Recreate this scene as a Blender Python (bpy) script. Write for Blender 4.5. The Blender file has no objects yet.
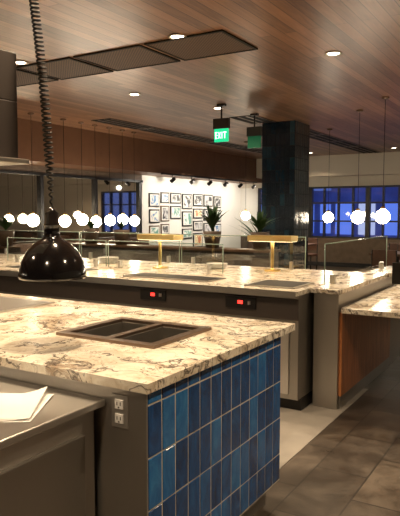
import bpy, bmesh, math, random
from mathutils import Vector, Matrix
random.seed(7)
scene=bpy.context.scene
# ---------------------------------------------------------------- materials
def new_mat(name):
    m=bpy.data.materials.new(name); m.use_nodes=True
    nt=m.node_tree; b=nt.nodes['Principled BSDF']
    return m,nt,b
def N(nt,t,**kw):
    n=nt.nodes.new(t)
    for k,v in kw.items():
        if k in n.inputs.keys(): n.inputs[k].default_value=v
        else: setattr(n,k,v)
    return n
def simple(name,col,rough=.5,metal=0.,emit=None,es=0.,noise=0.,nscale=8,coat=0.,bump=0.):
    m,nt,b=new_mat(name)
    b.inputs['Base Color'].default_value=(*col,1); b.inputs['Roughness'].default_value=rough
    b.inputs['Metallic'].default_value=metal; b.inputs['Coat Weight'].default_value=coat
    if emit: b.inputs['Emission Color'].default_value=(*emit,1); b.inputs['Emission Strength'].default_value=es
    if noise>0:
        tc=N(nt,'ShaderNodeTexCoord'); no=N(nt,'ShaderNodeTexNoise',Scale=nscale,Detail=5.)
        cr=ramp(nt,[(.3,tuple(c*(1-noise) for c in col)),(.7,tuple(min(1,c*(1+noise)) for c in col))])
        nt.links.new(tc.outputs['Object'],no.inputs['Vector']); nt.links.new(no.outputs['Fac'],cr.inputs['Fac'])
        nt.links.new(cr.outputs['Color'],b.inputs['Base Color'])
        if bump>0:
            bp=N(nt,'ShaderNodeBump',Strength=bump,Distance=.01); nt.links.new(no.outputs['Fac'],bp.inputs['Height']); nt.links.new(bp.outputs['Normal'],b.inputs['Normal'])
    return m
def ramp(nt,stops):
    cr=nt.nodes.new('ShaderNodeValToRGB'); e=cr.color_ramp.elements
    while len(e)>1: e.remove(e[-1])
    e[0].position=stops[0][0]; e[0].color=(*stops[0][1],1)
    for p,c in stops[1:]:
        x=e.new(p); x.color=(*c,1)
    return cr
def mix(nt,fac,a,b,mode='MIX'):
    m=nt.nodes.new('ShaderNodeMix'); m.data_type='RGBA'; m.blend_type=mode
    for s,v in ((0,fac),(6,a),(7,b)):
        if hasattr(v,'is_output'): nt.links.new(v,m.inputs[s])
        elif s==0: m.inputs[0].default_value=v
        else: m.inputs[s].default_value=(*v,1)
    return m.outputs[2]
def planks(name,c1,c2,pw,pl,alongY=True,rough=.4,grain=.5,lo=.2,hi=.75):
    m,nt,b=new_mat(name); tc=N(nt,'ShaderNodeTexCoord'); mp=N(nt,'ShaderNodeMapping')
    if alongY: mp.inputs['Rotation'].default_value=(0,0,math.pi/2)
    nt.links.new(tc.outputs['Object'],mp.inputs['Vector'])
    br=N(nt,'ShaderNodeTexBrick'); br.offset=.37
    br.inputs['Color1'].default_value=(0,0,0,1); br.inputs['Color2'].default_value=(1,1,1,1); br.inputs['Mortar'].default_value=(.5,.5,.5,1)
    br.inputs['Scale'].default_value=1; br.inputs['Mortar Size'].default_value=.003; br.inputs['Brick Width'].default_value=pl; br.inputs['Row Height'].default_value=pw
    nt.links.new(mp.outputs[0],br.inputs['Vector'])
    m2=N(nt,'ShaderNodeMapping'); m2.inputs['Scale'].default_value=(1.2,16,1); nt.links.new(mp.outputs[0],m2.inputs['Vector'])
    no=N(nt,'ShaderNodeTexNoise',Scale=2.5,Detail=8.,Roughness=.65,Distortion=.6)
    nt.links.new(m2.outputs[0],no.inputs['Vector'])
    a=mix(nt,grain,br.outputs['Color'],no.outputs['Fac'])
    cr=ramp(nt,[(lo,c1),(hi,c2)]); nt.links.new(a,cr.inputs['Fac'])
    o=mix(nt,br.outputs['Fac'],cr.outputs['Color'],tuple(c*.25 for c in c1))
    nt.links.new(o,b.inputs['Base Color']); b.inputs['Roughness'].default_value=rough
    return m
def granite():
    m,nt,b=new_mat('granite'); tc=N(nt,'ShaderNodeTexCoord')
    n0=N(nt,'ShaderNodeTexNoise',Scale=2.2,Detail=4.,Roughness=.6); nt.links.new(tc.outputs['Object'],n0.inputs['Vector'])
    ad=N(nt,'ShaderNodeVectorMath',operation='MULTIPLY_ADD'); ad.inputs[1].default_value=(.7,.7,.7)
    nt.links.new(n0.outputs['Color'],ad.inputs[0]); nt.links.new(tc.outputs['Object'],ad.inputs[2])
    def noise(s,d,r,dist=0):
        n=N(nt,'ShaderNodeTexNoise',Scale=s,Detail=d,Roughness=r,Distortion=dist); nt.links.new(ad.outputs[0],n.inputs['Vector']); return n.outputs['Fac']
    def fac(src,stops):
        c=ramp(nt,[(p,(v,v,v)) for p,v in stops]); nt.links.new(src,c.inputs['Fac']); return c.outputs['Color']
    base=ramp(nt,[(.34,(.44,.36,.26)),(.44,(.68,.60,.48)),(.58,(.82,.78,.68))]); nt.links.new(noise(5,8,.7),base.inputs['Fac'])
    blot=fac(noise(2.2,10,.76,1.0),[(.54,0),(.61,.8)])
    c=mix(nt,blot,base.outputs['Color'],(.29,.20,.125))
    v=fac(noise(1.9,7,.62,.8),[(.482,0),(.498,.95),(.502,.95),(.518,0)])
    c=mix(nt,v,c,(.075,.06,.052))
    v2=fac(noise(3.5,6,.6,1.5),[(.486,0),(.5,.85),(.514,0)])
    c=mix(nt,v2,c,(.18,.145,.11))
    sp=fac(noise(38,5,.8),[(.60,0),(.67,.75)])
    c=mix(nt,sp,c,(.14,.11,.085))
    nt.links.new(c,b.inputs['Base Color']); b.inputs['Roughness'].default_value=.22
    return m
def steel(name,col=(.62,.60,.57),rough=.32,stretch=(1,1,220)):
    m,nt,b=new_mat(name); tc=N(nt,'ShaderNodeTexCoord'); mp=N(nt,'ShaderNodeMapping'); mp.inputs['Scale'].default_value=stretch
    nt.links.new(tc.outputs['Object'],mp.inputs['Vector']); no=N(nt,'ShaderNodeTexNoise',Scale=3.,Detail=2.); nt.links.new(mp.outputs[0],no.inputs['Vector'])
    cr=ramp(nt,[(.3,(rough*.9,)*3),(.7,(min(1,rough*1.12),)*3)]); nt.links.new(no.outputs['Fac'],cr.inputs['Fac']); nt.links.new(cr.outputs['Color'],b.inputs['Roughness'])
    b.inputs['Base Color'].default_value=(*col,1)
    b.inputs['Metallic'].default_value=.93
    return m
def tilemat(name,cols,rough=.12,nscale=12,w=.42):
    m,nt,b=new_mat(name); tc=N(nt,'ShaderNodeTexCoord'); at=N(nt,'ShaderNodeAttribute',attribute_name='tv')
    no=N(nt,'ShaderNodeTexNoise',Scale=nscale,Detail=7.,Roughness=.7,Distortion=1.2)
    mp=N(nt,'ShaderNodeMapping'); mp.inputs['Scale'].default_value=(1,1,.5); nt.links.new(tc.outputs['Object'],mp.inputs['Vector'])
    ad=N(nt,'ShaderNodeVectorMath',operation='MULTIPLY_ADD'); ad.inputs[1].default_value=(9,9,9)
    nt.links.new(at.outputs['Color'],ad.inputs[0]); nt.links.new(mp.outputs[0],ad.inputs[2]); nt.links.new(ad.outputs[0],no.inputs['Vector'])
    a=mix(nt,w,no.outputs['Fac'],at.outputs['Color'])
    cr=ramp(nt,cols); nt.links.new(a,cr.inputs['Fac']); nt.links.new(cr.outputs['Color'],b.inputs['Base Color'])
    b.inputs['Roughness'].default_value=rough; b.inputs['Coat Weight'].default_value=.5; b.inputs['Coat Roughness'].default_value=.06
    bp=N(nt,'ShaderNodeBump',Strength=.4,Distance=.01); nt.links.new(no.outputs['Fac'],bp.inputs['Height']); nt.links.new(bp.outputs['Normal'],b.inputs['Normal'])
    return m
def glassmat(name,tint=(.93,.97,.95)):
    m=bpy.data.materials.new(name); m.use_nodes=True; nt=m.node_tree; nt.nodes.clear()
    o=N(nt,'ShaderNodeOutputMaterial'); t=N(nt,'ShaderNodeBsdfTransparent'); g=N(nt,'ShaderNodeBsdfGlossy'); fr=N(nt,'ShaderNodeLayerWeight',Blend=.12)
    t.inputs['Color'].default_value=(*tint,1); g.inputs['Roughness'].default_value=.02
    mr=N(nt,'ShaderNodeMapRange'); mr.inputs['To Min'].default_value=.16; mr.inputs['To Max'].default_value=.6
    nt.links.new(fr.outputs['Fresnel'],mr.inputs['Value'])
    mx=N(nt,'ShaderNodeMixShader'); nt.links.new(mr.outputs[0],mx.inputs[0]); nt.links.new(t.outputs[0],mx.inputs[1]); nt.links.new(g.outputs[0],mx.inputs[2]); nt.links.new(mx.outputs[0],o.inputs['Surface'])
    return m

M={}
M['ceil']=planks('ceiling_wood',(.090,.043,.024),(.36,.185,.10),.11,2.4,True,.34,.68,.25,.72)
M['soffit']=planks('soffit_wood',(.11,.05,.025),(.20,.095,.048),.3,3,True,.5,.7)
M['granite']=granite()
M['steel']=steel('brushed_steel')
M['steeldk']=steel('dark_steel',(.38,.36,.33),.36)
M['blackmetal']=simple('black_metal',(.012,.011,.011),.35,.3)
M['recess']=simple('recess_black',(.008,.006,.005),.9)
M['enamel']=simple('black_enamel',(.006,.0055,.006),.12,0,coat=.6)
M['brass']=simple('brass',(.88,.64,.26),.32,1.)
M['brassp']=simple('brass_panel',(.85,.66,.32),.6,0,noise=.12,nscale=3)
M['bronze']=simple('bronze_trim',(.22,.16,.12),.35,.9)
M['grout']=simple('grout',(.55,.51,.42),.85)
M['blue']=tilemat('blue_tile',[(.22,(.004,.028,.10)),(.40,(.008,.07,.24)),(.54,(.014,.13,.38)),(.68,(.035,.21,.50)),(.82,(.13,.36,.60))],.1,w=.36)
M['teal']=tilemat('teal_tile',[(.25,(.003,.009,.018)),(.5,(.007,.024,.042)),(.75,(.02,.06,.085))],.15)
M['white']=simple('white_paint',(.82,.80,.75),.7)
M['cream']=simple('cream_paint',(.68,.63,.54),.75)
M['darkwall']=simple('dark_wall',(.10,.07,.05),.7,noise=.2)
M['frame']=simple('window_frame',(.012,.012,.014),.4)
M['darkpaint']=simple('panel_dark',(.035,.026,.022),.5)
M['globe']=simple('opal_glass',(1,1,1),.3,0,(1,.84,.62),46)
M['downl']=simple('lamp_lens',(1,1,1),.3,0,(1,.86,.66),14)
M['warmlens']=simple('warm_lens',(1,1,1),.3,0,(1,.75,.4),5)
M['cable']=simple('cable',(.010,.009,.009),.75)
M['glass']=glassmat('clear_glass')
M['gedge']=simple('glass_edge',(.28,.38,.34),.1)
M['paper']=simple('paper',(.82,.81,.80),.8)
M['plastic']=simple('steel_plate',(.62,.60,.57),.3,.8)
M['hole']=simple('slot_dark',(.01,.01,.01),.6)
M['red']=simple('red_led',(.3,0,0),.4,0,(1,.03,.02),4)
M['green']=simple('exit_green',(0,.3,.1),.4,0,(.02,.75,.32),1.0)
M['greendk']=simple('exit_green_dim',(0,.10,.05),.4,0,(.02,.45,.18),.10)
M['exitw']=simple('exit_letters',(.9,1,.9),.4,0,(.7,1,.8),2)
M['leaf']=simple('leaf',(.05,.13,.03),.45,noise=.5,nscale=6)
M['leafdk']=simple('leaf_dark',(.02,.06,.02),.45,noise=.5,nscale=6)
M['pot']=simple('planter_clay',(.10,.07,.05),.6,noise=.2)
M['china']=simple('white_china',(.8,.78,.74),.2)
M['panel']=planks('walnut_panel',(.18,.055,.018),(.60,.24,.09),.7,3,False,.3,.9,.3,.7)
M['leather']=simple('brown_leather',(.10,.045,.025),.45,noise=.2)
M['tablewood']=simple('table_wood',(.13,.07,.04),.4,noise=.3)
M['kfloor']=simple('kitchen_concrete',(.28,.26,.235),.5,noise=.12,nscale=5)
M['nightglass']=simple('night_glass',(.72,.68,.62),.03,1.)
def floor_mat():
    m,nt,b=new_mat('slate_tile_floor'); tc=N(nt,'ShaderNodeTexCoord'); mp=N(nt,'ShaderNodeMapping'); mp.inputs['Rotation'].default_value=(0,0,math.pi/2)
    nt.links.new(tc.outputs['Object'],mp.inputs['Vector'])
    br=N(nt,'ShaderNodeTexBrick'); br.offset=.5
    br.inputs['Color1'].default_value=(.2,.2,.2,1); br.inputs['Color2'].default_value=(.8,.8,.8,1)
    br.inputs['Scale'].default_value=1; br.inputs['Mortar Size'].default_value=.005; br.inputs['Brick Width'].default_value=.6; br.inputs['Row Height'].default_value=.3
    nt.links.new(mp.outputs[0],br.inputs['Vector'])
    no=N(nt,'ShaderNodeTexNoise',Scale=4.,Detail=9.,Roughness=.7,Distortion=.5); nt.links.new(tc.outputs['Object'],no.inputs['Vector'])
    a=mix(nt,.7,br.outputs['Color'],no.outputs['Fac'])
    cr=ramp(nt,[(.35,(.024,.018,.014)),(.5,(.056,.043,.033)),(.65,(.115,.092,.071))]); nt.links.new(a,cr.inputs['Fac'])
    o=mix(nt,br.outputs['Fac'],cr.outputs['Color'],(.018,.014,.011)); nt.links.new(o,b.inputs['Base Color'])
    rr=ramp(nt,[(.3,(.26,.26,.26)),(.7,(.5,.5,.5))]); nt.links.new(no.outputs['Fac'],rr.inputs['Fac']); nt.links.new(rr.outputs['Color'],b.inputs['Roughness'])
    bp=N(nt,'ShaderNodeBump',Strength=.2,Distance=.01); nt.links.new(no.outputs['Fac'],bp.inputs['Height']); nt.links.new(bp.outputs['Normal'],b.inputs['Normal'])
    return m
M['floor']=floor_mat()
def perf():
    m,nt,b=new_mat('perforated_panel'); tc=N(nt,'ShaderNodeTexCoord'); w=N(nt,'ShaderNodeTexChecker',Scale=60.)
    nt.links.new(tc.outputs['Object'],w.inputs['Vector']); w.inputs['Color1'].default_value=(.035,.02,.013,1); w.inputs['Color2'].default_value=(.12,.068,.04,1)
    nt.links.new(w.outputs['Color'],b.inputs['Base Color']); b.inputs['Roughness'].default_value=.7; return m
M['perf']=perf()

# ---------------------------------------------------------------- mesh builder
class B:
    def __init__(s,name): s.n=name; s.bm=bmesh.new(); s.mats=[]; s.tv=s.bm.loops.layers.color.new('tv')
    def mi(s,k):
        if k not in s.mats: s.mats.append(k)
        return s.mats.index(k)
    def faces(s,vs,fs,mat,smooth=False,tv=None):
        i=s.mi(mat); bv=[s.bm.verts.new(v) for v in vs]
        for f in fs:
            try: fc=s.bm.faces.new([bv[j] for j in f])
            except ValueError: continue
            fc.material_index=i; fc.smooth=smooth
            if tv is not None:
                for l in fc.loops: l[s.tv]=(tv,tv,tv,1)
    def box(s,x0,x1,y0,y1,z0,z1,mat,tv=None,rot=0,piv=None):
        vs=[Vector((x,y,z)) for z in (z0,z1) for y in (y0,y1) for x in (x0,x1)]
        if rot:
            p=Vector(piv) if piv else Vector(((x0+x1)/2,(y0+y1)/2,0)); R=Matrix.Rotation(rot,3,'Z'); vs=[R@(v-p)+p for v in vs]
        s.faces(vs,[(0,2,3,1),(4,5,7,6),(0,1,5,4),(2,6,7,3),(0,4,6,2),(1,3,7,5)],mat,tv=tv); return s
    def tile(s,face,a0,a1,z0,z1,pos,th,mat,tv,bv=.003):
        def P(a,z,d): return Vector((pos+d,a,z)) if face=='x+' else Vector((a,pos-d,z))
        j=random.uniform(-.001,.001); j2=random.uniform(-.001,.001)
        o=[P(a0,z0,0),P(a1,z0,0),P(a1,z1,0),P(a0,z1,0)]
        i=[P(a0+bv,z0+bv,th+j),P(a1-bv,z0+bv,th+j2),P(a1-bv,z1-bv,th-j),P(a0+bv,z1-bv,th-j2)]
        s.faces(o+i,[(4,5,6,7),(0,1,5,4),(1,2,6,5),(2,3,7,6),(3,0,4,7)],mat,tv=tv)
    def pane(s,p0,p1,z0,z1,mat='glass'):
        s.faces([(p0[0],p0[1],z0),(p1[0],p1[1],z0),(p1[0],p1[1],z1),(p0[0],p0[1],z1)],[(0,1,2,3)],mat)
        s.tube((p0[0],p0[1],z1),(p1[0],p1[1],z1),.005,'gedge',6)
        s.tube((p0[0],p0[1],z0),(p0[0],p0[1],z1),.005,'gedge',6); s.tube((p1[0],p1[1],z0),(p1[0],p1[1],z1),.005,'gedge',6)
    def lathe(s,c,prof,mat,seg=32,M4=None,smooth=True):
        vs=[];fs=[]
        for r,z in prof:
            for k in range(seg):
                a=2*math.pi*k/seg; v=Vector((r*math.cos(a),r*math.sin(a),z))
                if M4: v=M4@v
                vs.append(v+Vector(c))
        for i in range(len(prof)-1):
            for k in range(seg):
                k2=(k+1)%seg; fs.append((i*seg+k,i*seg+k2,(i+1)*seg+k2,(i+1)*seg+k))
        fs.append(tuple(range(seg))[::-1]); fs.append(tuple(range((len(prof)-1)*seg,len(prof)*seg)))
        s.faces(vs,fs,mat,smooth); return s
    def cyl(s,c,r,z0,z1,mat,seg=20): return s.lathe((c[0],c[1],0),[(r,z0),(r,z1)],mat,seg,smooth=False)
    def sphere(s,c,r,mat,seg=24):
        prof=[(r*math.sin(math.pi*k/14),-r*math.cos(math.pi*k/14)) for k in range(1,14)]
        return s.lathe(c,prof,mat,seg)
    def tube(s,p,q,r,mat,seg=10):
        p=Vector(p);q=Vector(q);d=q-p;R=d.to_track_quat('Z','Y').to_matrix()
        return s.lathe(p,[(r,0),(r,d.length)],mat,seg,M4=R)
    def done(s,bevel=0,parent=None,fixn=True):
        if fixn: bmesh.ops.recalc_face_normals(s.bm,faces=s.bm.faces)
        me=bpy.data.meshes.new(s.n)
        s.bm.to_mesh(me); s.bm.free()
        for k in s.mats: me.materials.append(M[k])
        o=bpy.data.objects.new(s.n,me); scene.collection.objects.link(o)
        if bevel>0:
            md=o.modifiers.new('bev','BEVEL'); md.width=bevel; md.segments=2; md.limit_method='ANGLE'
        if parent: o.parent=parent
        return o

ZC=3.0
# ---------------------------------------------------------------- room shell
XL,XR,YB,YF=-8.3,4.0,-4.0,16.0
b=B('floor'); b.box(XL-.2,XR+.2,YB-.2,YF+.2,-.1,0,'floor'); b.done()
b=B('floor_kitchen'); b.box(-6.5,-1.37,2.0,5.0,0,.004,'kfloor'); b.done()
b=B('ceiling'); b.box(XL-.2,XR+.2,YB-.2,YF+.2,ZC,ZC+.1,'ceil'); b.done()
b=B('wall_left'); b.box(XL-.2,XL,YB,11.1,0,.75,'darkwall'); b.box(XL-.2,XL,YB,11.1,2.2,ZC,'darkwall')
b.box(XL-.2,XL,11.1,YF,0,ZC,'white'); b.box(XL-.2,XL-.05,YB,11.1,.75,2.2,'darkwall'); b.done()
b=B('window_1'); b.box(XL-.04,XL-.02,YB,11.1,.75,2.2,'nightglass')
y=YB
while y<11.2:
    b.box(XL-.04,XL+.03,y-.04,y+.04,.75,2.2,'frame'); y+=1.5
b.box(XL-.04,XL+.05,YB,11.1,.72,.78,'frame'); b.box(XL-.04,XL+.03,YB,11.1,2.17,2.22,'frame'); b.done()
b=B('trim_1'); b.box(XL,XL+.75,YB,YF,2.34,ZC,'soffit'); b.done()
WX=-2.9
b=B('wall_back'); b.box(XL,XR,YF,YF+.2,0,.78,'darkwall'); b.box(XL,XR,YF,YF+.2,2.2,ZC,'cream'); b.box(XL,-7.75,YF,YF+.2,.78,2.2,'white'); b.box(WX,XR,YF,YF+.2,.78,2.2,'cream')
b.done()
b=B('trim_2'); b.box(XL+.75,XR,YF-.5,YF,2.46,ZC,'cream'); b.done()
b=B('window_2')
b.faces([(-7.75,YF+.08,.78),(WX,YF+.08,.78),(WX,YF+.08,2.2),(-7.75,YF+.08,2.2)],[(0,1,2,3)],'glass')
x=-7.75;k=0
while x<=WX+.01:
    w=.06 if k%4==0 else .022
    b.box(x-w,x+w,YF+.02,YF+.14,.78,2.2,'frame'); x+=(WX+7.75)/12;k+=1
for z,w in ((.8,.03),(1.25,.02),(1.75,.02),(2.18,.03)): b.box(-7.75,WX,YF+.03,YF+.13,z-w,z+w,'frame')
b.done()
b=B('wall_right'); b.box(XR,XR+.2,YB,YF,0,ZC,'cream'); b.done()
b=B('wall_front'); b.box(XL,XR,YB-.2,YB,0,ZC,'darkwall'); b.done()
b=B('baseboard_back'); b.box(XL,XR,YF-.02,YF,0,.12,'frame'); b.done()
M['bld']=simple('facade',(.30,.32,.50),.8,noise=.3,nscale=1.)
M['bwin']=simple('lit_window',(.2,.3,.6),.5,0,(.10,.18,.65),1.2)
M['bwin2']=simple('pale_window',(.9,.8,.6),.5,0,(.45,.50,.75),1.0)
b=B('building'); b.box(-16,6,30,34,-1,2.6,'bld'); b.box(-10,-5,29,30,-1,4,'bld')
for i in range(18):
    xx=-15.5+i*1.15; 
    if random.random()<.75: b.box(xx,xx+.8,28.95 if -10<xx<-5.8 else 29.95,30,.4,1.9,'bwin' if random.random()<.6 else 'bwin2')
b.done()
b=B('ground_outside'); b.box(-40,30,YF+.3,60,-1.1,-1,'bld'); b.done()

# ---------------------------------------------------------------- ceiling fixtures
b=B('ceiling_diffuser')
xs=[-6.5,-5.75,-4.95,-4.15,-3.3,-2.45]
for i in range(5):
    x0,x1=xs[i]+.05,xs[i+1]-.05
    b.box(x0,x1,4.45,5.07,ZC-.010,ZC,'perf')
    for (p,q,r,t) in ((x0-.025,x0,4.425,5.095),(x1,x1+.025,4.425,5.095),(x0,x1,4.425,4.45),(x0,x1,5.07,5.095)): b.box(p,q,r,t,ZC-.014,ZC,'recess')
b.done()
def slot(x,y0,y1,hw=.22):
    b=B('linear_air_slot'); b.box(x-hw,x+hw,y0,y1,ZC-.006,ZC,'recess')
    for dx in (-hw,-hw*.33,hw*.33,hw): b.box(x+dx-.012,x+dx+.012,y0,y1,ZC-.014,ZC-.004,'bronze')
    n=int((y1-y0)/1.2)
    for i in range(1,n): b.box(x-hw,x+hw,y0+i*1.2-.03,y0+i*1.2+.03,ZC-.012,ZC-.004,'bronze')
    b.done()
slot(-4.4,8.5,9.30); slot(-4.25,10.05,15.4); slot(-6.5,7.6,15.0,.2)
def downlight(x,y,e=70,spot=2.4):
    e*=3.1
    b=B('recessed_downlight'); b.lathe((x,y,ZC),[(.075,-.002),(.085,-.008),(.065,-.010),(.055,-.004)],'cream',24); b.cyl((x,y),.055,ZC-.006,ZC-.003,'downl')
    o=b.done()
    l=bpy.data.lights.new('downlight_bulb','SPOT'); l.energy=e; l.color=(1,.75,.48); l.spot_size=spot; l.spot_blend=.85; l.shadow_soft_size=.06
    lo=bpy.data.objects.new('downlight_bulb',l); lo.location=(x,y,ZC-.03); scene.collection.objects.link(lo); lo.parent=o
for x,y,e,sp in [(-1.94,5.62,80,2.2),(-4.76,6.22,80,2.2),(-4.36,7.67,40,2.4),(-4.74,4.32,80,2.2),(-3.2,2.4,80,2.2),(-1.75,2.1,70,2.0),(-2.9,4.4,60,2.),(.4,2.2,85,2.4),(-1.0,-.2,70,2.6),(.1,4.9,50,2.4),(-3.6,.3,60,2.4),(-3.5,14.5,60,2.4),(-5.6,12.5,70,2.4),(-5.6,14.6,70,2.4),(-.6,11,60,2.4),(-6.9,3,50,2.4)]:  # unseen downlights near tiles, steel front and walnut panel are added to brighten them
    downlight(x,y,e,sp)
def exit_sign(x,y,m,letters):
    b=B('exit_sign'); b.cyl((x,y),.012,ZC-.2,ZC-.02,'blackmetal',10); b.box(x-.06,x+.06,y-.03,y+.03,ZC-.03,ZC,'blackmetal')
    b.box(x-.12,x+.12,y-.03,y+.03,ZC-.34,ZC-.2,'darkpaint'); b.box(x-.11,x+.11,y-.012,y+.012,ZC-.52,ZC-.34,m)
    if letters:
        k=.75;lx=x-.09;z0=ZC-.475;z1=ZC-.385;t=.011;yy=(y-.016,y-.012)
        def r(a,c,d,e): b.box(a,c,*yy,d,e,'exitw')
        r(lx,lx+t,z0,z1);[r(lx,lx+.034,z,z+t) for z in (z0,(z0+z1)/2-.005,z1-t)]
        for sgn in (1,-1):
            za,zb=(z0,z1) if sgn>0 else (z1,z0)
            b.faces([(lx+.045,yy[0],za),(lx+.057,yy[0],za),(lx+.087,yy[0],zb),(lx+.075,yy[0],zb)],[(0,1,2,3)],'exitw')
        r(lx+.10,lx+.10+t,z0,z1); r(lx+.124,lx+.177,z1-t,z1); r(lx+.145,lx+.156,z0,z1)
    b.done()
exit_sign(-4.16,7.42,'green',True); exit_sign(-4.13,8.4,'greendk',False)

# ---------------------------------------------------------------- column
b=B('tiled_column'); cx0,cx1,cy0,cy1=-4.45,-3.86,9.35,10.0
b.box(cx0,cx1,cy0,cy1,0,ZC,'hole')
z=0
while z<ZC-.01:
    z1=min(z+.2,ZC)
    for i in range(7):
        w=(cx1-cx0)/7; b.tile('y-',cx0+i*w+.002,cx0+(i+1)*w-.002,z+.002,z1-.002,cy0,.008,'teal',random.random())
    for i in range(8):
        w=(cy1-cy0)/8; b.tile('x+',cy0+i*w+.002,cy0+(i+1)*w-.002,z+.002,z1-.002,cx1,.008,'teal',random.random())
    z+=.2
b.done(fixn=False)

# ---------------------------------------------------------------- island
IX,IY0,IY1,IXL=-1.205,1.635,2.78,-4.2
b=B('kitchen_island')
wx0,wx1,wy0,wy1=-2.04,-1.47,2.04,2.53
zt0,zt1=.885,.92
xa,xb,ya,yb=IXL,IX+.022,IY0-.03,2.90
b.box(xa,wx0+.03,ya,yb,zt0,zt1,'granite'); b.box(wx1-.03,xb,ya,yb,zt0,zt1,'granite')
b.box(wx0+.03,wx1-.03,ya,wy0+.03,zt0,zt1,'granite'); b.box(wx0+.03,wx1-.03,wy1-.03,yb,zt0,zt1,'granite')
b.box(IXL+.02,IX-.012,IY0,IY0+.03,.10,zt0,'steel')
b.box(IXL+.02,IX-.03,IY1-.04,IY1-.02,.10,zt0,'steel')
b.box(IX-.03,IX-.006,IY0+.001,IY1-.0,.12,zt0,'grout')
b.box(IXL+.02,IXL+.04,IY0,IY1,.1,zt0,'steel'); b.box(IXL+.05,IX-.08,IY0+.06,IY1-.06,0,.12,'blackmetal')
b.box(IX-.075,IX-.06,IY0+.05,IY1-.05,0,.125,'steeldk')
b.box(IX-.032,IX-.003,IY0-.004,IY0+.004,.1,zt0,'steel')
isl=b.done()
b=B('tile_cladding')
n=13;w=(IY1-.004-IY0)/n
rows=[.125,.26,.45,.64,.83,.885]
for i in range(n):
    for j in range(len(rows)-1):
        b.tile('x+',IY0+.004+i*w+.0035,IY0+.004+(i+1)*w-.0035,rows[j]+.003,rows[j+1]-.003,IX-.006,.003,'blue',random.uniform(.15,.85),bv=.002)
b.done(fixn=False,parent=isl)
b=B('drop_in_food_well')
f=.045;z=.922
b.box(wx0,wx1,wy0,wy0+f,z-.004,z+.012,'bronze'); b.box(wx0,wx1,wy1-f,wy1,z-.004,z+.012,'bronze')
b.box(wx0,wx0+f,wy0+f,wy1-f,z-.004,z+.012,'bronze'); b.box(wx1-f,wx1,wy0+f,wy1-f,z-.004,z+.012,'bronze')
xm=(wx0+wx1)/2; b.box(xm-.02,xm+.02,wy0+f,wy1-f,z-.004,z+.010,'bronze')
for p,q in ((wx0+f,xm-.02),(xm+.02,wx1-f)):
    b.box(p,p+.004,wy0+f,wy1-f,z-.15,z-.004,'steeldk'); b.box(q-.004,q,wy0+f,wy1-f,z-.15,z-.004,'steeldk')
    b.box(p,q,wy0+f,wy0+f+.004,z-.15,z-.004,'steeldk'); b.box(p,q,wy1-f-.004,wy1-f,z-.15,z-.004,'steeldk')
    b.box(p,q,wy0+f,wy1-f,z-.16,z-.15,'darkpaint')
    b.box(p+.02,q-.02,wy0+f+.03,wy1-f-.03,z-.09,z-.085,'blackmetal')
b.done(bevel=.003,parent=isl)
b=B('inset_steel_tray'); b.box(-3.3,-2.75,2.25,2.75,.92,.93,'steel'); b.box(-3.27,-2.78,2.28,2.72,.93,.932,'steeldk'); b.done(bevel=.003,parent=isl)
b=B('duplex_outlet'); ox,oz=-1.325,.795; yy=IY0
b.box(ox-.037,ox+.037,yy-.006,yy,oz-.06,oz+.06,'plastic')
for dz in (-.026,.026):
    b.box(ox-.018,ox+.018,yy-.010,yy-.005,oz+dz-.017,oz+dz+.017,'paper')
    b.box(ox-.009,ox-.006,yy-.0115,yy-.009,oz+dz-.004,oz+dz+.009,'hole'); b.box(ox+.006,ox+.009,yy-.0115,yy-.009,oz+dz-.004,oz+dz+.009,'hole')
    b.box(ox-.003,ox+.003,yy-.0115,yy-.009,oz+dz-.013,oz+dz-.008,'hole')
b.done(bevel=.001,parent=isl)
b=B('steel_prep_unit')
b.box(-3.6,-1.385,.95,1.625,.805,.832,'steel'); b.box(-3.57,-1.43,1.0,1.615,.12,.805,'steel')
b.box(-1.43,-1.415,1.06,1.55,.2,.72,'steeldk')
for (p,q) in ((-3.5,1.05),(-1.5,1.05),(-3.5,1.5),(-1.5,1.5)): b.cyl((p,q),.02,0,.12,'steel',12)
b.done(bevel=.008)
b=B('loose_papers')
def sheet(cx,cy,ang,z,L=.40,W=.28,curl=.02):
    n=10;vs=[];fs=[];c,s_=math.cos(ang),math.sin(ang)
    for i in range(n+1):
        for j in (0,.5,1):
            a=(i/n-.5)*L; q=(j-.5)*W
            zz=z+curl*max(0,(i/n-.65)/.35)**2*(.3+.7*j)
            vs.append((cx+a*c-q*s_,cy+a*s_+q*c,zz))
    for i in range(n):
        for j in range(2):
            k=i*3+j; fs.append((k,k+3,k+4,k+1))
    b.faces(vs,fs,'paper',True)
sheet(-1.67,1.33,math.radians(30),.8335,curl=.006); sheet(-1.68,1.32,math.radians(34),.8355,curl=.03); sheet(-1.70,1.335,math.radians(26),.838,.36,.27,.012)
b.done(fixn=False)

# ---------------------------------------------------------------- heat lamp
hx,hy=-1.9,1.89
b=B('heat_lamp')
prof=[(.135,1.215),(.143,1.213),(.146,1.222),(.143,1.245),(.133,1.285),(.113,1.325),(.083,1.360),(.055,1.380),(.040,1.388),(.034,1.395),(.033,1.44),(.036,1.442),(.036,1.448),(.031,1.45),(.030,1.495),(.018,1.505),(.010,1.52)]
b.lathe((hx,hy,0),prof,'enamel',48)
o=b.done()
cu=bpy.data.curves.new('coiled_cord','CURVE'); cu.dimensions='3D'; sp=cu.splines.new('POLY'); pts=[]
turns=80;seg=12
for i in range(turns*seg+1):
    t=i/(turns*seg)
    r_=.017 if t>.1 else .004+.13*t
    zz=1.52+(ZC-1.52)*(t**.85 if t>0 else 0)
    a=2*math.pi*i/seg; pts.append((hx-.10*t+r_*math.cos(a)+.01*math.sin(t*6),hy-.05*t+r_*math.sin(a),zz))
sp.points.add(len(pts)-1)
for q,p in zip(sp.points,pts): q.co=(*p,1)
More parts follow.
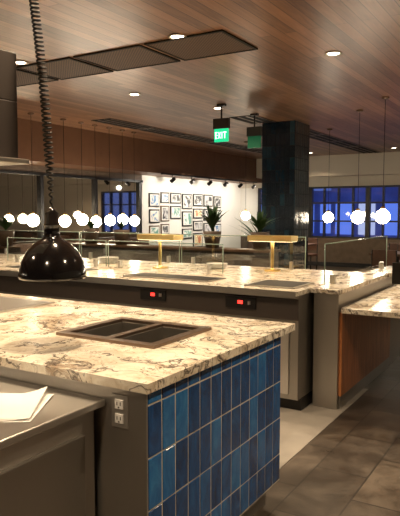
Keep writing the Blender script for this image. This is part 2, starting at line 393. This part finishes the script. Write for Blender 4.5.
cu.bevel_depth=.0045; cu.bevel_resolution=2; cu.materials.append(M['cable'])
co=bpy.data.objects.new('coiled_cord',cu); scene.collection.objects.link(co); co.parent=o

b=B('hanging_heat_shelf')
b.box(-3.4,-1.93,1.55,1.80,1.70,1.72,'steeldk'); b.box(-3.4,-1.997,1.57,1.78,1.72,1.96,'brassp'); b.box(-3.4,-1.985,1.565,1.79,1.96,2.16,'darkpaint')
b.box(-1.997,-1.985,1.565,1.79,1.72,1.96,'darkpaint')
for xx in (-3.2,-2.2): b.cyl((xx,1.68),.012,2.16,ZC,'steeldk',10)
b.done(bevel=.004)

# ---------------------------------------------------------------- back counter
BY=4.08
b=B('service_counter')
b.box(-6.8,-1.65,BY-.03,5.75,.885,.92,'granite')
b.box(-6.8,-1.65,BY-.035,BY-.03,.875,.925,'steeldk')
b.box(-6.78,-1.65,BY+.03,5.70,.10,.885,'steeldk')
b.box(-6.78,-1.65,BY+.10,5.6,0,.10,'blackmetal')
b.box(-6.78,-1.65,BY+.018,BY+.03,.70,.86,'darkpaint')
x=-6.7
while x<-2.0:
    b.box(x,x+.78,BY+.015,BY+.03,.14,.66,'steel'); b.box(x+.1,x+.68,BY-.005,BY+.004,.62,.64,'steel'); b.box(x+.1,x+.12,BY-.005,BY+.02,.62,.64,'steel'); b.box(x+.66,x+.68,BY-.005,BY+.02,.62,.64,'steel')
    x+=.84
svc=b.done(bevel=.003)
b=B('control_panel')
for xx in (-2.95,-2.12):
    b.box(xx-.13,xx+.13,BY+.005,BY+.02,.76,.85,'blackmetal'); b.box(xx-.02,xx+.02,BY+.001,BY+.006,.795,.82,'red'); b.cyl((xx+.08,BY+.0),.012,.795,.82,'steel',12)
b.done(parent=svc)
b=B('drop_in_well')
for (x0,x1,y0,y1) in ((-2.15,-1.72,4.2,4.62),(-3.4,-2.5,4.25,4.55),(-5.0,-4.0,4.3,4.6)):
    b.box(x0,x1,y0,y1,.921,.93,'steeldk'); b.box(x0+.03,x1-.03,y0+.03,y1-.03,.93,.932,'hole')
b.done(parent=svc)
b=B('bar_wing')
b.box(-1.62,-1.43,4.37,6.4,.0,.885,'steeldk')
b.box(-1.62,-1.425,4.34,4.372,.0,.885,'steeldk')
b.box(-1.64,-1.41,4.32,6.4,.885,.92,'granite')
b.box(-1.405,-.45,4.34,6.5,.745,.785,'granite')
b.box(-1.43,-1.405,4.375,5.85,.10,.745,'panel')
b.box(-1.425,-1.412,4.375,5.85,.0,.10,'steeldk')
b.box(-1.62,-1.43,6.4,6.6,0,.92,'darkpaint')
b.box(-.60,-.52,6.2,6.35,0,.745,'blackmetal')
wing=b.done(bevel=.003)
b=B('glass_guard')
b.pane((-1.595,4.5),(-1.595,6.4),.93,1.25)
for yy in (4.7,6.2): b.box(-1.615,-1.575,yy-.02,yy+.02,.921,.99,'steel')
b.done(fixn=False,parent=wing)
b=B('glass_guard')
for x0,x1 in ((-6.7,-5.2),(-5.17,-3.7),(-3.67,-2.2)):
    b.pane((x0,5.64),(x1,5.64),.93,1.25)
    for xx in (x0+.15,x1-.15): b.box(xx-.015,xx+.015,5.625,5.665,.921,1.0,'steel')
b.done(fixn=False,parent=svc)
b=B('glass_guard')
for x0,x1 in ((-5.6,-4.1),(-4.07,-2.7)):
    b.pane((x0,4.85),(x1,4.85),.93,1.20)
    for xx in (x0+.15,x1-.15): b.box(xx-.015,xx+.015,4.835,4.875,.921,1.0,'steel')
b.done(fixn=False,parent=svc)
def stand(x,y,L=.46):
    b=B('brass_table_lamp')
    b.lathe((x,y,0),[(.08,.921),(.08,.932),(.022,.94),(.016,.95),(.016,1.215)],'brass',24)
    b.box(x-L/2,x+L/2,y-.09,y+.09,1.215,1.27,'brass'); b.box(x-L/2+.01,x+L/2-.01,y-.08,y+.08,1.212,1.215,'warmlens')
    b.done(bevel=.003)
stand(-3.58,5.09); stand(-2.45,5.40)
def plates(x,y,n,r=.12):
    b=B('plate_stack')
    for i in range(n):
        z=.921+i*.012; b.lathe((x,y,z),[(r*.55,0),(r*.6,.002),(r,.014),(r,.017),(r*.6,.006),(r*.5,.006)],'china',28)
    b.done()
plates(-4.45,5.3,5); plates(-3.05,5.35,4,.11)
b=B('card_terminal'); b.box(-1.14,-1.0,5.05,5.2,.786,.80,'blackmetal'); b.box(-1.09,-1.05,5.1,5.14,.80,.93,'blackmetal')
b.box(-1.22,-.94,5.09,5.11,.90,1.08,'blackmetal'); b.done(bevel=.004)

# ---------------------------------------------------------------- pendants
def pendant(x,y,z=1.42,r=.1):
    b=B('globe_pendant'); b.lathe((x,y,0),[(.05,ZC),(.05,ZC-.02),(.01,ZC-.03)],'bronze',16); b.cyl((x,y),.004,z+r,ZC-.02,'cable',6)
    b.lathe((x,y,0),[(.03,z+r*.93),(.03,z+r+.03),(.008,z+r+.045)],'brass',16); b.sphere((x,y,z),r,'globe'); b.done()
for x,y,z in [(-2.66,8.92,1.42),(-2.08,8.1,1.44),(-3.71,10.62,1.40),(-5.9,11.6,1.42),
              (-7.0,6.57,1.37),(-7.0,7.26,1.35),(-7.0,7.68,1.37),(-7.0,8.02,1.33),(-7.0,8.4,1.35),(-7.0,8.77,1.36),(-7.0,9.12,1.33),
              (-1.2,8.0,1.44),(-1.0,9.4,1.44),(1.5,7,1.44),(-6.5,0,1.4),(-6.5,-1.5,1.4)]:  # out-of-view pendants, added to throw light on the ceiling
    pendant(x,y,z,.095)

arts=[('art_a',(.1,.25,.5),(.85,.8,.7)),('art_b',(.8,.8,.78),(.1,.1,.1)),('art_c',(.6,.2,.1),(.85,.75,.5)),('art_d',(.15,.35,.3),(.8,.85,.8)),('art_e',(.05,.05,.06),(.6,.6,.6))]
for nme,c1,c2 in arts:
    m,nt,bb=new_mat(nme); tc=N(nt,'ShaderNodeTexCoord'); no=N(nt,'ShaderNodeTexNoise',Scale=5.,Detail=3.,Distortion=1.5); nt.links.new(tc.outputs['Object'],no.inputs['Vector'])
    cr=ramp(nt,[(.42,c1),(.55,c2)]); nt.links.new(no.outputs['Fac'],cr.inputs['Fac']); nt.links.new(cr.outputs['Color'],bb.inputs['Base Color']); M[nme]=m
M['mat']=simple('mount_board',(.85,.83,.78),.8)
yc=11.35
while yc<14.5:
    w=random.choice([.34,.40,.46]); zt=1.98-random.uniform(0,.06)
    while zt>.9:
        h=random.choice([.26,.32,.38])
        if random.random()>.08:
            b=B('framed_picture'); x=XL+.001
            fm=random.choice(['frame','frame','bronze','frame'])
            b.box(x,x+.025,yc,yc+w,zt-h,zt,fm); b.box(x+.025,x+.027,yc+.03,yc+w-.03,zt-h+.03,zt-.03,'mat')
            b.box(x+.027,x+.029,yc+.06,yc+w-.06,zt-h+.05,zt-.05,random.choice([a[0] for a in arts])); b.done()
        zt-=h+.06
    yc+=w+.07
b=B('track_light'); b.box(-7.42,-7.38,10.6,15.2,2.30,2.34,'blackmetal')
for yy in (11.0,11.8,12.6,13.4,14.2,15.0):
    b.cyl((-7.4,yy),.01,2.22,2.3,'blackmetal',8); R=Matrix.Rotation(math.radians(-125),3,'Y'); b.lathe((-7.38,yy,2.2),[(.035,-.06),(.045,.06)],'blackmetal',14,M4=R)
o=b.done()
for yy in (11.8,13.4,15.0):
    l=bpy.data.lights.new('track_bulb','SPOT'); l.energy=95; l.color=(1,.90,.76); l.spot_size=2.3; l.spot_blend=.8; l.shadow_soft_size=.04
    lo=bpy.data.objects.new('track_bulb',l); lo.location=(-7.1,yy,2.1); lo.rotation_euler=(0,math.radians(65),0); scene.collection.objects.link(lo); lo.parent=o

# ---------------------------------------------------------------- plants
def plant(name,x,y,z,h,n,leafw,mat='leaf',pot=True,spread=.5):
    b=B(name)
    if pot: b.lathe((x,y,0),[(.09,z-.22),(.12,z-.05),(.125,z),(.11,z),(.10,z-.03)],'pot',20)
    for i in range(n):
        a=random.uniform(0,6.28); L=h*random.uniform(.6,1.05); lean=random.uniform(.1,spread); k=6
        vs=[];fs=[];d=Vector((math.cos(a),math.sin(a),0));s=Vector((-d.y,d.x,0))
        for j in range(k+1):
            t=j/k; p=Vector((x,y,z))+d*(L*lean*(t**1.4))*1.3+Vector((0,0,L*(t-.55*lean*t*t)))
            ww=leafw*math.sin(math.pi*min(1,.12+t*.86))*.5
            vs+= [p-s*ww,p+s*ww+Vector((0,0,.0))]
        for j in range(k): fs.append((2*j,2*j+1,2*j+3,2*j+2))
        b.faces(vs,fs,mat,True)
    b.done(fixn=False)
b=B('planter_partition'); b.box(-6.7,-3.2,6.95,7.25,0,.98,'darkpaint'); b.box(-6.72,-3.18,6.93,7.27,.98,1.01,'tablewood'); b.done()
b=B('planter_stand'); b.box(-7.1,-6.82,5.85,6.15,0,.98,'darkpaint'); b.box(-7.12,-6.80,5.83,6.17,.98,1.0,'tablewood'); b.done()
plant('potted_snake_plant',-4.12,7.1,1.235,.42,40,.06,'leafdk')
plant('potted_fern',-3.4,7.1,1.235,.32,54,.05,'leaf',spread=.8)
plant('potted_fern',-6.3,7.1,1.235,.18,50,.03,'leaf',spread=.9)
plant('potted_fern',-5.7,7.1,1.235,.16,40,.03,'leafdk',spread=.9)
plant('potted_fern',-6.96,6.0,1.225,.26,70,.035,'leaf',spread=.8)
plant('potted_palm',-6.6,14.2,.22,1.6,40,.10,'leafdk',spread=.6)

# ---------------------------------------------------------------- dining furniture
def chair(x,y,rot):
    b=B('dining_chair')
    for sx in (-.2,.2):
        b.tube((sx,-.2,0),(sx,-.2,.45),.016,'blackmetal'); b.tube((sx,.2,0),(sx,.24,.86),.016,'blackmetal')
    b.box(-.22,.22,-.22,.22,.43,.48,'leather'); b.box(-.2,.2,.215,.25,.56,.86,'leather')
    o=b.done(bevel=.008); o.location=(x,y,0); o.rotation_euler[2]=rot
def table(x,y):
    b=B('dining_table'); b.box(x-.4,x+.4,y-.4,y+.4,.72,.76,'tablewood'); b.cyl((x,y),.035,.03,.72,'blackmetal'); b.lathe((x,y,0),[(.28,0),(.28,.02),(.05,.04)],'blackmetal'); b.done(bevel=.003)
for x,y in ((-2.6,11.2),(-2.9,13.6),(-5.6,10.6),(-5.4,13.2)):
    table(x,y); chair(x,y+.68,0); chair(x,y-.68,math.pi)
b=B('banquette'); b.box(-8.1,-7.5,4.5,10.9,0,.45,'leather'); b.box(-8.1,-7.95,4.5,10.9,.45,.95,'leather'); b.done(bevel=.03)

# ---------------------------------------------------------------- world + camera
w=bpy.data.worlds.new('World'); scene.world=w; w.use_nodes=True; nt=w.node_tree; bg=nt.nodes['Background']
bg.inputs['Color'].default_value=(.10,.16,.55,1); bg.inputs['Strength'].default_value=.9
cam=bpy.data.cameras.new('cam'); co=bpy.data.objects.new('camera',cam); scene.collection.objects.link(co)
co.location=(0,0,1.5); co.rotation_euler=(math.radians(90-4.384),0,math.radians(31.3)); cam.sensor_width=36; cam.lens=41.86; cam.clip_end=200; scene.camera=co
scene.view_settings.view_transform='Standard'
